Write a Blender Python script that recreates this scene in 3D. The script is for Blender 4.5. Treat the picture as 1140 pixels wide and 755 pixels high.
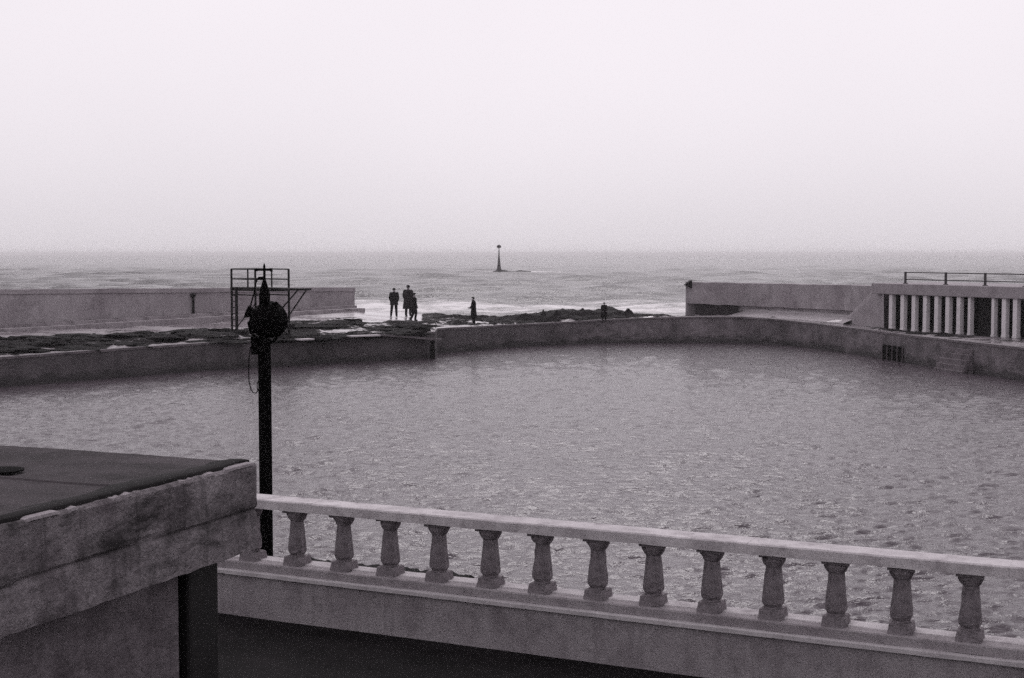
import bpy, bmesh, math, random
import numpy as np
from mathutils import Vector, Matrix
from mathutils import noise as mnoise
random.seed(7); rng = np.random.default_rng(11)
S = bpy.context.scene
for o in list(bpy.data.objects): bpy.data.objects.remove(o)
C = S.collection
R = math.radians

# ------------------------------------------------------------------ camera
CAMZ = 5.3; F = 1583.0; CX, CY, HOR = 570.0, 377.5, 283.0
PITCH = math.atan((CY - HOR) / F)
cd = bpy.data.cameras.new('camera'); cam = bpy.data.objects.new('camera', cd); C.objects.link(cam)
cd.sensor_width = 36; cd.lens = 36 * F / 1140; cd.clip_start = .1; cd.clip_end = 30000
cam.location = (0, 0, CAMZ); cam.rotation_euler = (R(90) - PITCH, 0, 0)
S.camera = cam

# ------------------------------------------------------------------ world, sun, exposure
SUN_EL, SUN_ROT = 48, 4
w = bpy.data.worlds.new('World'); S.world = w; w.use_nodes = True
nt = w.node_tree; N = nt.nodes; L = nt.links
bg = N['Background']
sky = N.new('ShaderNodeTexSky'); sky.sky_type = 'NISHITA'; sky.sun_disc = False
sky.sun_elevation = R(SUN_EL); sky.sun_rotation = R(SUN_ROT); sky.dust_density = 4; sky.air_density = 1.3
bw = N.new('ShaderNodeRGBToBW'); L.new(sky.outputs[0], bw.inputs[0])
# overcast: the clear sky's gradient is flattened by an even layer of cloud
mx = N.new('ShaderNodeMix'); mx.data_type = 'FLOAT'; mx.inputs[0].default_value = .80
mx.inputs[3].default_value = 6.45
L.new(bw.outputs[0], mx.inputs[2])
tc = N.new('ShaderNodeTexCoord'); mp = N.new('ShaderNodeMapping'); mp.inputs['Scale'].default_value = (1.5, 1.5, 2)
L.new(tc.outputs['Generated'], mp.inputs[0])
cn = N.new('ShaderNodeTexNoise'); cn.inputs['Scale'].default_value = 1.6; cn.inputs['Detail'].default_value = 4
L.new(mp.outputs[0], cn.inputs['Vector'])
mr = N.new('ShaderNodeMapRange'); mr.inputs[1].default_value = .3; mr.inputs[2].default_value = .7
mr.inputs[3].default_value = .97; mr.inputs[4].default_value = 1.03
L.new(cn.outputs[0], mr.inputs[0])
mu = N.new('ShaderNodeMath'); mu.operation = 'MULTIPLY'
L.new(mx.outputs[0], mu.inputs[0]); L.new(mr.outputs[0], mu.inputs[1])
vm = N.new('ShaderNodeVectorMath'); vm.operation = 'SCALE'; vm.inputs[0].default_value = (1.0, .94, .995)
L.new(mu.outputs[0], vm.inputs['Scale']); L.new(vm.outputs[0], bg.inputs[0])
bg.inputs[1].default_value = .12

sd = bpy.data.lights.new('sun', 'SUN'); sd.energy = .7; sd.angle = R(25); sd.color = (1, .95, .97)
sun = bpy.data.objects.new('sun', sd); C.objects.link(sun)
sa, se = R(SUN_ROT), R(SUN_EL)
sdir = Vector((math.sin(sa) * math.cos(se), math.cos(sa) * math.cos(se), math.sin(se)))
sun.rotation_euler = sdir.to_track_quat('Z', 'Y').to_euler()

S.view_settings.view_transform = 'Standard'; S.view_settings.look = 'None'
S.view_settings.gamma = 1; S.view_settings.use_curve_mapping = False
S.view_settings.exposure = 0.15
S.render.engine = 'CYCLES'
S.cycles.use_denoising = False; S.cycles.use_adaptive_sampling = True; S.cycles.adaptive_threshold = .028; S.cycles.adaptive_min_samples = 40; S.cycles.max_bounces = 6; S.cycles.volume_bounces = 1

# ------------------------------------------------------------------ helpers
cp_, sp_ = math.cos(PITCH), math.sin(PITCH)
def ray(px, py):
    u = px - CX; v = -(py - CY)
    return Vector((u, F * cp_ + v * sp_, -F * sp_ + v * cp_))
def at(px, py, z):
    d = ray(px, py); t = (z - CAMZ) / d.z
    return Vector((d.x * t, d.y * t, z))
def aty(px, py, Y):
    d = ray(px, py); t = Y / d.y
    return Vector((d.x * t, Y, CAMZ + d.z * t))
def tag(o, label=None, cat=None, group=None, kind=None):
    if label: o['label'] = label
    if cat: o['category'] = cat
    if group: o['group'] = group
    if kind: o['kind'] = kind
    return o
def empty(name, loc=(0, 0, 0), rz=0):
    o = bpy.data.objects.new(name, None); C.objects.link(o); o.location = loc; o.rotation_euler.z = rz
    o.empty_display_size = .2
    return o
def link(name, me, mat, parent=None, smooth=False):
    if mat: me.materials.append(mat)
    if smooth:
        for p in me.polygons: p.use_smooth = True
    o = bpy.data.objects.new(name, me); C.objects.link(o)
    if parent: o.parent = parent
    return o
def obj(name, bm, mat, parent=None, smooth=False, bevel=0):
    bmesh.ops.recalc_face_normals(bm, faces=bm.faces)
    me = bpy.data.meshes.new(name); bm.to_mesh(me); bm.free()
    o = link(name, me, mat, parent, smooth)
    if bevel:
        b = o.modifiers.new('bevel', 'BEVEL'); b.width = bevel; b.segments = 2; b.limit_method = 'ANGLE'
    return o
def box(bm, c, size, M=None):
    r = bmesh.ops.create_cube(bm, size=1)
    for v in r['verts']:
        p = Vector((v.co.x * size[0] + c[0], v.co.y * size[1] + c[1], v.co.z * size[2] + c[2]))
        v.co = M @ p if M else p
def bar(bm, a, b, r, n=8, r2=None):
    a = Vector(a); b = Vector(b); d = b - a
    res = bmesh.ops.create_cone(bm, cap_ends=True, segments=n, radius1=r, radius2=r if r2 is None else r2, depth=d.length)
    q = d.to_track_quat('Z', 'Y').to_matrix().to_4x4(); q.translation = (a + b) / 2
    for v in res['verts']: v.co = q @ v.co
def path(bm, pts, r, n=6):
    for a, b in zip(pts[:-1], pts[1:]): bar(bm, a, b, r, n)
def lathe(bm, prof, n=16, M=None, cap=True):
    rings = []
    for (r, z) in prof:
        rg = []
        for k in range(n):
            a = 2 * math.pi * (k + .5) / n
            p = Vector((r * math.cos(a), r * math.sin(a), z))
            rg.append(bm.verts.new(M @ p if M else p))
        rings.append(rg)
    for A, B in zip(rings[:-1], rings[1:]):
        for k in range(n): bm.faces.new((A[k], A[(k + 1) % n], B[(k + 1) % n], B[k]))
    if cap:
        bm.faces.new(rings[0][::-1]); bm.faces.new(rings[-1])
def loft(bm, rings, n=14):
    R_ = []
    for (x, y, z, rx, ry) in rings:
        R_.append([bm.verts.new((x + rx * math.cos(2 * math.pi * k / n), y + ry * math.sin(2 * math.pi * k / n), z)) for k in range(n)])
    for A, B in zip(R_[:-1], R_[1:]):
        for k in range(n): bm.faces.new((A[k], A[(k + 1) % n], B[(k + 1) % n], B[k]))
    bm.faces.new(R_[0][::-1]); bm.faces.new(R_[-1])
def fbm(x, y, z=0, o=4):
    return mnoise.fractal(Vector((x, y, z)), 1.0, 2.0, o)

# ------------------------------------------------------------------ materials
def newmat(name):
    m = bpy.data.materials.new(name); m.use_nodes = True
    return m, m.node_tree.nodes, m.node_tree.links, m.node_tree.nodes['Principled BSDF']
def noise_node(N, L, vec, scale, detail=5, rough=.6, stretch=None):
    n = N.new('ShaderNodeTexNoise'); n.inputs['Scale'].default_value = scale
    n.inputs['Detail'].default_value = detail; n.inputs['Roughness'].default_value = rough
    if stretch:
        m = N.new('ShaderNodeMapping'); m.inputs['Scale'].default_value = stretch
        L.new(vec, m.inputs[0]); vec = m.outputs[0]
    L.new(vec, n.inputs['Vector'])
    return n.outputs[0]
def ramp(N, L, src, p0, p1, v0=0, v1=1):
    m = N.new('ShaderNodeMapRange'); m.inputs[1].default_value = p0; m.inputs[2].default_value = p1
    m.inputs[3].default_value = v0; m.inputs[4].default_value = v1; m.clamp = True
    L.new(src, m.inputs[0]); return m.outputs[0]
def mixc(N, L, fac, a, b):
    m = N.new('ShaderNodeMix'); m.data_type = 'RGBA'
    for s, v in ((0, fac), (6, a), (7, b)):
        if hasattr(v, 'node'): L.new(v, m.inputs[s])
        elif s == 0: m.inputs[0].default_value = v
        else: m.inputs[s].default_value = (v[0], v[1], v[2], 1)
    return m.outputs[2]
def math_(N, L, op, a, b):
    m = N.new('ShaderNodeMath'); m.operation = op; m.use_clamp = False
    for s, v in ((0, a), (1, b)):
        if hasattr(v, 'node'): L.new(v, m.inputs[s])
        else: m.inputs[s].default_value = v
    return m.outputs[0]
def g(v):
    t = min(1, max(0, (v - .1) / .4)); return (v, v * (.85 + .10 * t), v * (.95 + .03 * t))
def bump(N, L, b, h, strength, dist):
    n = N.new('ShaderNodeBump'); n.inputs['Strength'].default_value = strength; n.inputs['Distance'].default_value = dist
    L.new(h, n.inputs['Height']); L.new(n.outputs[0], b.inputs['Normal'])
def concrete(name, lo, hi, scale=1.2, grain=60, rough=.85, bs=.5, bd=.02, streak=0, blotch=None, stain=.35, spec=.3):
    m, N, L, b = newmat(name)
    tc = N.new('ShaderNodeTexCoord').outputs['Object']
    big = noise_node(N, L, tc, scale, 8, .65)
    col = mixc(N, L, ramp(N, L, big, .32, .68), g(lo), g(hi))
    fine = noise_node(N, L, tc, grain, 4, .7)
    col = mixc(N, L, ramp(N, L, fine, .3, .7, 0, .5), col, g(lo * .6))
    if streak:
        st = noise_node(N, L, tc, scale * 3, 6, .7, (1, 1, .12))
        col = mixc(N, L, ramp(N, L, st, .52, .72, 0, streak), col, g(lo * stain))
    if blotch:
        bl = noise_node(N, L, tc, blotch[0], 7, .7, blotch[2] if len(blotch) > 2 else None)
        col = mixc(N, L, ramp(N, L, bl, .5, .66, 0, blotch[1]), col, g(lo * stain))
    L.new(col, b.inputs['Base Color'])
    b.inputs['Roughness'].default_value = rough; b.inputs['Specular IOR Level'].default_value = spec
    h = math_(N, L, 'ADD', fine, math_(N, L, 'MULTIPLY', big, 1.5))
    bump(N, L, b, h, bs, bd)
    return m
def plain(name, v, rough=.6, spec=.3, var=.3, scale=8, metal=0):
    m, N, L, b = newmat(name)
    tc = N.new('ShaderNodeTexCoord').outputs['Object']
    n = noise_node(N, L, tc, scale, 5, .65)
    L.new(mixc(N, L, ramp(N, L, n, .3, .7), g(v * (1 - var)), g(v * (1 + var))), b.inputs['Base Color'])
    b.inputs['Roughness'].default_value = rough; b.inputs['Specular IOR Level'].default_value = spec
    b.inputs['Metallic'].default_value = metal
    return m

M_rail = concrete('rail_cast_stone', .46, .70, 3.2, 60, .85, .7, .012, 0, (5, .6), .5)
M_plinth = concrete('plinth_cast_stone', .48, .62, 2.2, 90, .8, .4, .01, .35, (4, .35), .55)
M_parapet = concrete('parapet_render', .28, .43, 1.8, 55, .9, .9, .015, .55, (3.0, .5), .45)
M_bal = concrete('baluster_stone', .18, .31, 7, 70, .9, .8, .012, .6, (12, .6), .4)
M_fascia = concrete('fascia_concrete', .12, .36, 2.6, 40, .9, 1.0, .025, .75, (1.7, .95, (1, 1, 3.2)), .15)
M_roof = concrete('roof_felt', .035, .085, 1.8, 60, .85, .8, .015, 0, (1.6, .8), .35, .15)
M_rough = concrete('roughcast_wall', .10, .26, 3.0, 26, .95, 1.0, .03, .3, (2.0, .6), .3)
M_dark = concrete('pier_shade_dark', .005, .011, 3, 40, .6, .3, .01)  # shade at the kiosk's end corner put into a near-black colour
M_tar = concrete('bitumen', .006, .02, 2.5, 60, .8, .5, .008, 0, (3, .5), .5, .1)
M_prom = concrete('wet_dark_tarmac', .005, .017, 1.8, 45, .8, .8, .02, 0, (1.1, .4), .5, .1)
M_seawall = concrete('sea_wall_concrete', .26, .42, .5, 12, .9, .6, .03, .5, (.7, .5), .5)
M_seawall2 = concrete('shade_weed_concrete', .02, .04, .8, 14, .9, .4, .02)
M_build = concrete('shelter_paint', .74, .82, 1.0, 25, .85, .3, .01, .3, (1.5, .3), .6)
M_fasciaR = concrete('shelter_fascia_paint', .28, .40, 1.0, 25, .85, .3, .01, .4, (1.5, .4), .6)
M_step = concrete('footing_concrete', .22, .40, .7, 14, .6, .4, .02, 0, (1.0, .6), .4)
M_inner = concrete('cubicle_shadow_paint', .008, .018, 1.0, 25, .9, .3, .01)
M_black = plain('black_paint', .0025, .8, .03)
M_steel = plain('tarred_steel', .010, .7, .15)
M_railing = plain('weathered_railing', .04, .6, .3)
M_wood = plain('wet_plank', .10, .45, .6)
M_rock = concrete('wet_rock', .010, .035, 1.0, 9, .8, 1.0, .12, 0, None, .4, .12)
M_weed = concrete('wet_seaweed', .004, .014, 3.0, 30, .8, 1.0, .04, 0, None, .5, .1)
M_cloth = plain('dark_wool', .012, .9, .1)
M_cloth2 = plain('dark_grey_wool', .022, .9, .1)
M_cloth3 = plain('charcoal_cloth', .016, .9, .1)
M_skin = plain('skin', .22, .6, .3, .08)
M_hair = plain('dark_hair', .01, .6, .2)
M_shoe = plain('black_leather', .01, .4, .4)
M_beacon = plain('beacon_iron', .035, .8, .2)

def water(name, base, s1, s2, b1, b2, foam=False, rough=.12):
    m, N, L, b = newmat(name)
    tc = N.new('ShaderNodeTexCoord').outputs['Object']
    b.inputs['IOR'].default_value = 1.33
    a = noise_node(N, L, tc, s1, 4, .6, (.55, 1, 1)); c = noise_node(N, L, tc, s2, 3, .6, (.6, 1, 1))
    h = math_(N, L, 'ADD', math_(N, L, 'MULTIPLY', a, b1), math_(N, L, 'MULTIPLY', c, b2))
    bump(N, L, b, h, 1.0, 1.0)
    if foam:
        at_ = N.new('ShaderNodeAttribute'); at_.attribute_name = 'foam'
        f1 = noise_node(N, L, tc, .45, 9, .8, (.28, 1, 1))
        f2 = math_(N, L, 'ADD', f1, math_(N, L, 'MULTIPLY', at_.outputs['Fac'], .29))
        fm = ramp(N, L, f2, .68, .84)
        L.new(mixc(N, L, fm, base, (.8, .78, .79)), b.inputs['Base Color'])
        L.new(math_(N, L, 'ADD', math_(N, L, 'MULTIPLY', fm, .6), rough), b.inputs['Roughness'])
    else:
        big = noise_node(N, L, tc, .12, 4, .6)
        L.new(mixc(N, L, big, tuple(v * .7 for v in base), tuple(v * 1.3 for v in base)), b.inputs['Base Color'])
        b.inputs['Roughness'].default_value = rough
    return m
M_pool = water('pool_water', (.074, .060, .071), 5.0, 14, .045, .008)
M_sea = water('sea_water', (.035, .030, .034), .8, 3.0, .34, .08, True, .2)

def seam_stain(m, z0, wdt, dark):
    N, L = m.node_tree.nodes, m.node_tree.links; b = N['Principled BSDF']
    src = b.inputs['Base Color'].links[0].from_socket
    tc = N.new('ShaderNodeTexCoord').outputs['Object']; sp = N.new('ShaderNodeSeparateXYZ'); L.new(tc, sp.inputs[0])
    n = noise_node(N, L, tc, 1.3, 8, .75, (1, 1, 1.6)); n2 = noise_node(N, L, tc, 2.4, 7, .7, (1, 1, .5))
    d = math_(N, L, 'ABSOLUTE', math_(N, L, 'ADD', sp.outputs[2], math_(N, L, 'SUBTRACT', math_(N, L, 'MULTIPLY', n, .3), z0 + .15)), 0)
    k = math_(N, L, 'MULTIPLY', ramp(N, L, d, 0, wdt, 1, 0), ramp(N, L, n2, .42, .60))
    L.new(mixc(N, L, math_(N, L, 'MULTIPLY', k, .9), src, g(dark)), b.inputs['Base Color'])
seam_stain(M_fascia, 3.89, .10, .012)

# ------------------------------------------------------------------ pool outline (water z = 0)
wl = [(-200, 452), (-90, 441), (0, 431), (120, 421.5), (230, 412.5), (320, 407), (400, 402), (470, 399), (484, 398), (487, 393.5), (520, 391), (560, 387),
      (620, 384), (670, 382), (720, 381.5), (780, 381.5), (830, 382), (870, 384), (905, 387.5), (960, 395.5), (1000, 402.5), (1050, 411), (1140, 424), (1250, 441), (1400, 465)]
tp = [(-200, 417), (-90, 407.5), (0, 398.5), (120, 389.5), (230, 382), (320, 379), (388, 374.5), (470, 371), (484, 370), (487, 366), (520, 364.5), (560, 362.5),
      (620, 359.5), (670, 356.5), (720, 354), (780, 353), (830, 353), (870, 356.5), (905, 360.5), (960, 367), (1000, 372.5), (1050, 378), (1140, 388), (1250, 401), (1400, 420)]
def interp(tab, x, k=1):
    xs = [t[0] for t in tab]; return float(np.interp(x, xs, [t[k] for t in tab]))
pxs = sorted(set([t[0] for t in wl] + list(np.linspace(-200, 1400, 321))))
pool_e = []            # (x, y, ztop)
for px in pxs:
    b = at(px, interp(wl, px), 0); t = aty(px, interp(tp, px), b.y)
    pool_e.append((b.x, b.y, t.z))
zs = np.array([p[2] for p in pool_e]); zs = np.convolve(np.pad(zs, 6, mode='edge'), np.ones(13) / 13, 'valid')
pool_e = [(p[0], p[1], float(z)) for p, z in zip(pool_e, zs)]
pool_poly = [(p[0], p[1]) for p in pool_e]
# near side of the pool: foot of the balustrade wall
RA = at(290, 556.3, 2.75); RB = at(1140, 632.6, 2.75)     # front top edge of the hand rail
rd = (RB - RA).normalized(); rn = Vector((-rd.y, rd.x, 0))  # rn points to the sea
def rl(s, n, z): p = RA + rd * s + rn * n; return Vector((p.x, p.y, z))
near_l, near_r = rl(-45, .45, 0), rl(40, .45, 0)
pool_clip = pool_poly + [(near_r.x, near_r.y), (near_l.x, near_l.y)]

def inside(poly, X, Y):
    res = np.zeros(X.shape, bool); n = len(poly)
    for i in range(n):
        x1, y1 = poly[i]; x2, y2 = poly[(i + 1) % n]
        c = ((y1 > Y) != (y2 > Y)) & (X < (x2 - x1) * (Y - y1) / (y2 - y1 + 1e-12) + x1)
        res ^= c
    return res
def grid_mesh(name, X, Y, Z, mask=None):
    r, c = X.shape
    co = np.stack([X, Y, Z], -1).reshape(-1, 3)
    i = np.arange(r * c).reshape(r, c)
    f = np.stack([i[:-1, :-1], i[:-1, 1:], i[1:, 1:], i[1:, :-1]], -1).reshape(-1, 4)
    if mask is not None:
        mm = mask.reshape(-1); f = f[mm[f].any(1)]
        used = np.unique(f); remap = -np.ones(r * c, int); remap[used] = np.arange(len(used)); co = co[used]; f = remap[f]
    me = bpy.data.meshes.new(name)
    me.vertices.add(len(co)); me.vertices.foreach_set('co', co.astype(np.float32).ravel())
    me.loops.add(f.size); me.loops.foreach_set('vertex_index', f.astype(np.int32).ravel())
    me.polygons.add(len(f)); me.polygons.foreach_set('loop_start', np.arange(0, f.size, 4, dtype=np.int32))
    me.polygons.foreach_set('loop_total', np.full(len(f), 4, np.int32))
    me.polygons.foreach_set('use_smooth', np.ones(len(f), bool))
    me.update(); me.validate()
    return me
def waves(X, Y, lams, slope, wind, spread, limit=None):
    Z = np.zeros_like(X)
    for lam in lams:
        a = wind + rng.normal() * spread; k = 2 * math.pi / lam
        amp = slope * lam / (2 * math.pi) * math.sqrt(2 / len(lams))
        ph = (X * math.cos(a) + Y * math.sin(a)) * k + rng.uniform(0, 6.28)
        wv = amp * (np.sin(ph) + .25 * np.cos(2 * ph))
        if limit is not None: wv = wv * np.clip(lam / limit / 2.5 - 1, 0, 1)
        Z += wv
    return Z

rr = [11.0]
while rr[-1] < 100: rr.append(rr[-1] * 1.0028)
TH, RR = np.meshgrid(np.linspace(R(-62), R(52), 1250), np.array(rr))
X = RR * np.sin(TH); Y = RR * np.cos(TH)
LM = RR * .0029
Z = waves(X, Y, np.exp(rng.uniform(math.log(.26), math.log(.60), 140)), .25, R(-90), .5, LM * .7)
me = grid_mesh('pool_water', X, Y, Z, inside(pool_clip, X, Y))
tag(link('pool_water', me, M_pool), kind='structure')

SEA = -.8
rr = [70.0]
while rr[-1] < 9000: rr.append(rr[-1] * 1.0095)
th = np.linspace(R(-68), R(68), 620)
TH, RR = np.meshgrid(th, np.array(rr))
X = RR * np.sin(TH); Y = RR * np.cos(TH)
lim = np.maximum(RR * .0095, RR * (th[1] - th[0]))
Z = SEA + waves(X, Y, np.exp(rng.uniform(math.log(1.8), math.log(20), 110)), .30, R(-95), .32, lim * .75) * np.clip(1500 / RR, 0, 1) * np.clip((RR - 75) / 60, .3, 1)
me = grid_mesh('sea', X, Y, Z)
sx, sy, srr = X.ravel(), Y.ravel(), RR.ravel()
ang = np.degrees(TH.ravel())
fo = np.exp(-((sy - 150) / 32) ** 2) * .95
fo = np.where(sx < -12.5 * sy / 100, fo * .55, fo)
fo += .30 * np.exp(-((sy - 300) / 120) ** 2)
bx, by = at(555, 303, SEA).x, at(555, 303, SEA).y
fo += 2.2 * np.exp(-((sy - by + 4) / 5) ** 2 - ((sx - bx - 8) / 22) ** 2)
at_ = me.attributes.new('foam', 'FLOAT', 'POINT'); at_.data.foreach_set('value', np.clip(fo, 0, 1.35).astype(np.float32))
tag(link('sea', me, M_sea), kind='structure')

# ------------------------------------------------------------------ land round the pool
# outer line: px, py, z, rockiness (0..1), weed (0..1)
ol = [(-200, 377, 1.35, .25, .5), (-90, 372, 1.35, .3, .5), (0, 367.5, 1.35, .3, .5), (120, 363, 1.35, .3, .5), (230, 359, 1.35, .35, .5), (320, 350.5, 1.6, .3, .5), (395, 344, 1.8, .12, .35), (430, 347, 1.55, .05, .35), (468, 350, 1.4, .15, .75),
      (525, 353, 1.35, .3, .9), (560, 354, 1.45, .8, 1), (600, 349.5, 1.6, .8, 1), (650, 346, 1.75, .8, 1), (700, 350, 1.5, .5, 1), (725, 352.5, 1.4, .3, .8), (770, 351.5, 1.4, .1, .35), (830, 351, 1.4, .05, .1),
      (900, 355, 1.4, .05, .1), (940, 358.5, 1.4, .1, .4), (985, 366, 1.4, .15, .6), (1060, 372, 1.4, .12, .5), (1140, 378, 1.4, .1, .4), (1250, 388, 1.4, .1, .4), (1400, 403, 1.4, .1, .4)]
cols = np.linspace(-200, 1400, 700); NR = 46
LV = np.zeros((NR + 8, len(cols), 3)); WD = np.zeros((NR + 8, len(cols)))
for j, px in enumerate(cols):
    e = Vector((np.interp(px, pxs, [p[0] for p in pool_e]), np.interp(px, pxs, [p[1] for p in pool_e]), np.interp(px, pxs, [p[2] for p in pool_e])))
    o = at(px, interp(ol, px, 1), interp(ol, px, 2)); rk = interp(ol, px, 3); wd = interp(ol, px, 4)
    d = (o - e); d.z = 0; dl = max(d.length, .5); d.normalize()
    for i in range(NR):
        t = i / (NR - 1); p = e.lerp(o, t)
        n = fbm(p.x * .55, p.y * .55, 3, 5); n2 = fbm(p.x * .18 + 9, p.y * .18, 7, 3)
        prof = math.sin(math.pi * min(t * 1.0, 1)) if px < 540 or px > 740 else min(1, t * 3)
        edge = min(1, t * 6)
        p.z += edge * (rk * (.28 * n + .12 * fbm(p.x * 2.2, p.y * 2.2, 1, 3)) * (.9 if 540 < px < 730 else 1)) 
        # weed band lies along the front of the deck
        if px < 470: w_ = 1.25 * math.exp(-((t - .30) / .24) ** 2) * (wd * 1.3)
        elif px < 545: w_ = wd * (.4 + .7 * t)
        elif px < 735: w_ = wd * min(1.2, t * 9)
        else: w_ = wd * math.exp(-((t - .75) / .4) ** 2) * 1.2
        w_ += .35 * n + .25 * n2
        WD[i, j] = w_; LV[i, j] = p
        if w_ > .45 and edge > .1: LV[i, j, 2] += .10 * min(1, (w_ - .45) * 4) * (1 + n) * (1 if px < 900 else .3)
    for i in range(8):
        q = o + d * ((i + 1) * .55)
        LV[NR + i, j] = (q.x, q.y, o.z + (.25 * rk * fbm(q.x, q.y, 5, 4)) - .35 * (i + 1) ** 1.15)
        WD[NR + i, j] = .8
me = grid_mesh('shore_apron', LV[..., 0], LV[..., 1], LV[..., 2])
a_ = me.attributes.new('weed', 'FLOAT', 'POINT'); a_.data.foreach_set('value', WD.ravel().astype(np.float32))
m, N, L, b = newmat('wet_apron_and_weed')
tcn = N.new('ShaderNodeTexCoord').outputs['Object']
wa = N.new('ShaderNodeAttribute'); wa.attribute_name = 'weed'
n1 = noise_node(N, L, tcn, 1.1, 8, .7, (.5, 1, 1)); n2 = noise_node(N, L, tcn, 7, 6, .7)
wm = ramp(N, L, math_(N, L, 'ADD', wa.outputs['Fac'], math_(N, L, 'MULTIPLY', math_(N, L, 'SUBTRACT', n1, .5), 2.4)), .42, .54)
spx = N.new('ShaderNodeSeparateXYZ'); L.new(tcn, spx.inputs[0])
# paler beyond the diving stage: sky reflected in the wet deck, painted into colour
sky_pale = math_(N, L, 'MULTIPLY', ramp(N, L, spx.outputs[0], -16, -11), ramp(N, L, spx.outputs[0], 3, 0))
deck = mixc(N, L, ramp(N, L, n1, .35, .65), g(.15), g(.27)); deck = mixc(N, L, math_(N, L, 'MULTIPLY', sky_pale, .8), deck, g(.55)); deck = mixc(N, L, ramp(N, L, n2, .3, .7, 0, .4), deck, g(.10))
weedc = mixc(N, L, ramp(N, L, n2, .35, .7), g(.004), g(.022))
L.new(mixc(N, L, wm, deck, weedc), b.inputs['Base Color'])
wet = ramp(N, L, noise_node(N, L, tcn, .5, 5, .6, (.35, 1, 1)), .42, .55, .65, .10)
L.new(math_(N, L, 'ADD', math_(N, L, 'MULTIPLY', wet, 1.0), math_(N, L, 'MULTIPLY', wm, .6)), b.inputs['Roughness'])
L.new(ramp(N, L, wm, 0, 1, .5, .08), b.inputs['Specular IOR Level'])
bump(N, L, b, math_(N, L, 'MULTIPLY', n2, wm), .8, .08)
tag(link('shore_apron', me, m), kind='structure')
M_coping = concrete('coping_concrete', .10, .20, 1.0, 12, .6, .5, .03, 0, (1.6, .7), .35)
def land_z(x, y):
    P = LV.reshape(-1, 3); i = np.argmin((P[:, 0] - x) ** 2 + (P[:, 1] - y) ** 2); return float(P[i, 2])

# seabed skirt is not needed: the sea is opaque. pool wall: vertical face with coping
bm = bmesh.new(); rows = [(-1.5, 0), (0.0, 0), (.25, 0), (.6, 0), (1, 0), (1, 1)]
prev = None; bm2 = bmesh.new()
tops = []
for j, (x, y, z) in enumerate(pool_e):
    nx, ny = x - 0, y - 30; l = math.hypot(nx, ny); nx /= l; ny /= l
    ring = [bm.verts.new((x, y, -1.5)), bm.verts.new((x, y, 0)), bm.verts.new((x, y, z * .5)), bm.verts.new((x, y, z - .07)),
            bm.verts.new((x - nx * .05, y - ny * .05, z - .07)), bm.verts.new((x - nx * .05, y - ny * .05, z + .03)), bm.verts.new((x + nx * .45, y + ny * .45, z + .03)), bm.verts.new((x + nx * .45, y + ny * .45, z - .3))]
    ring2 = [bm2.verts.new(v.co) for v in ring[3:]]
    if prev:
        for a, b2, c, d in zip(prev[:3], ring[:3], ring[1:4], prev[1:4]): bm.faces.new((a, b2, c, d))
        for a, b2, c, d in zip(prev2[:-1], ring2[:-1], ring2[1:], prev2[1:]): bm2.faces.new((a, b2, c, d))
    prev, prev2 = ring, ring2
m, N, L, b = newmat('pool_wall_concrete')
tcn = N.new('ShaderNodeTexCoord').outputs['Object']
sp = N.new('ShaderNodeSeparateXYZ'); L.new(tcn, sp.inputs[0])
n1 = noise_node(N, L, tcn, .6, 8, .7); n2 = noise_node(N, L, tcn, 6, 6, .7); n3 = noise_node(N, L, tcn, 1.4, 6, .7, (1, 1, .2))
col = mixc(N, L, ramp(N, L, n1, .38, .62), g(.075), g(.19)); col = mixc(N, L, ramp(N, L, n3, .5, .7, 0, .6), col, g(.045))
# left stretch is darker, weed-stained concrete
left = ramp(N, L, math_(N, L, 'ADD', sp.outputs[0], math_(N, L, 'MULTIPLY', n1, 8)), 2, 12, 1, 0)
col = mixc(N, L, math_(N, L, 'MULTIPLY', left, .55), col, g(.025))
n4 = noise_node(N, L, tcn, .9, 7, .75, (1, 1, 2.5))
tide = ramp(N, L, math_(N, L, 'ADD', sp.outputs[2], math_(N, L, 'MULTIPLY', math_(N, L, 'SUBTRACT', n4, .5), 1.8)), .15, .42, .8, 0)
patch = ramp(N, L, noise_node(N, L, tcn, .45, 8, .75, (1, 1, 2)), .55, .62, 0, .55)
col = mixc(N, L, patch, col, g(.03))
col = mixc(N, L, tide, col, g(.014))
L.new(col, b.inputs['Base Color']); b.inputs['Roughness'].default_value = .7
bump(N, L, b, n2, .6, .05); M_poolwall = m
root = tag(empty('pool_wall', (0, 70, 0)), 'long low concrete wall curving round the far side of the sea pool, dark weed along its waterline', 'wall')
def P(o): 
    o.parent = root; o.matrix_parent_inverse = Matrix.Translation(-Vector(root.location)); return o
P(obj('wall_face', bm, M_poolwall)); P(obj('coping', bm2, M_coping))

# paler coping slabs along the pool wall edge
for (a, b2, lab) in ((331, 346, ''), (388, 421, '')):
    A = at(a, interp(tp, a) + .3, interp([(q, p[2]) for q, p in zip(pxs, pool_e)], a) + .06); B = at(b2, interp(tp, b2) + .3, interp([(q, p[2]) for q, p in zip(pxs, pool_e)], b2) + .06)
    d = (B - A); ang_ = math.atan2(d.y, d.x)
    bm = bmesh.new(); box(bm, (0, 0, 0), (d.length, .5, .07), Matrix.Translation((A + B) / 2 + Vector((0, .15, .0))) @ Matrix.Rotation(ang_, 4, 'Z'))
    o = P(obj('coping_slab', bm, M_plinth, bevel=.01))
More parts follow.
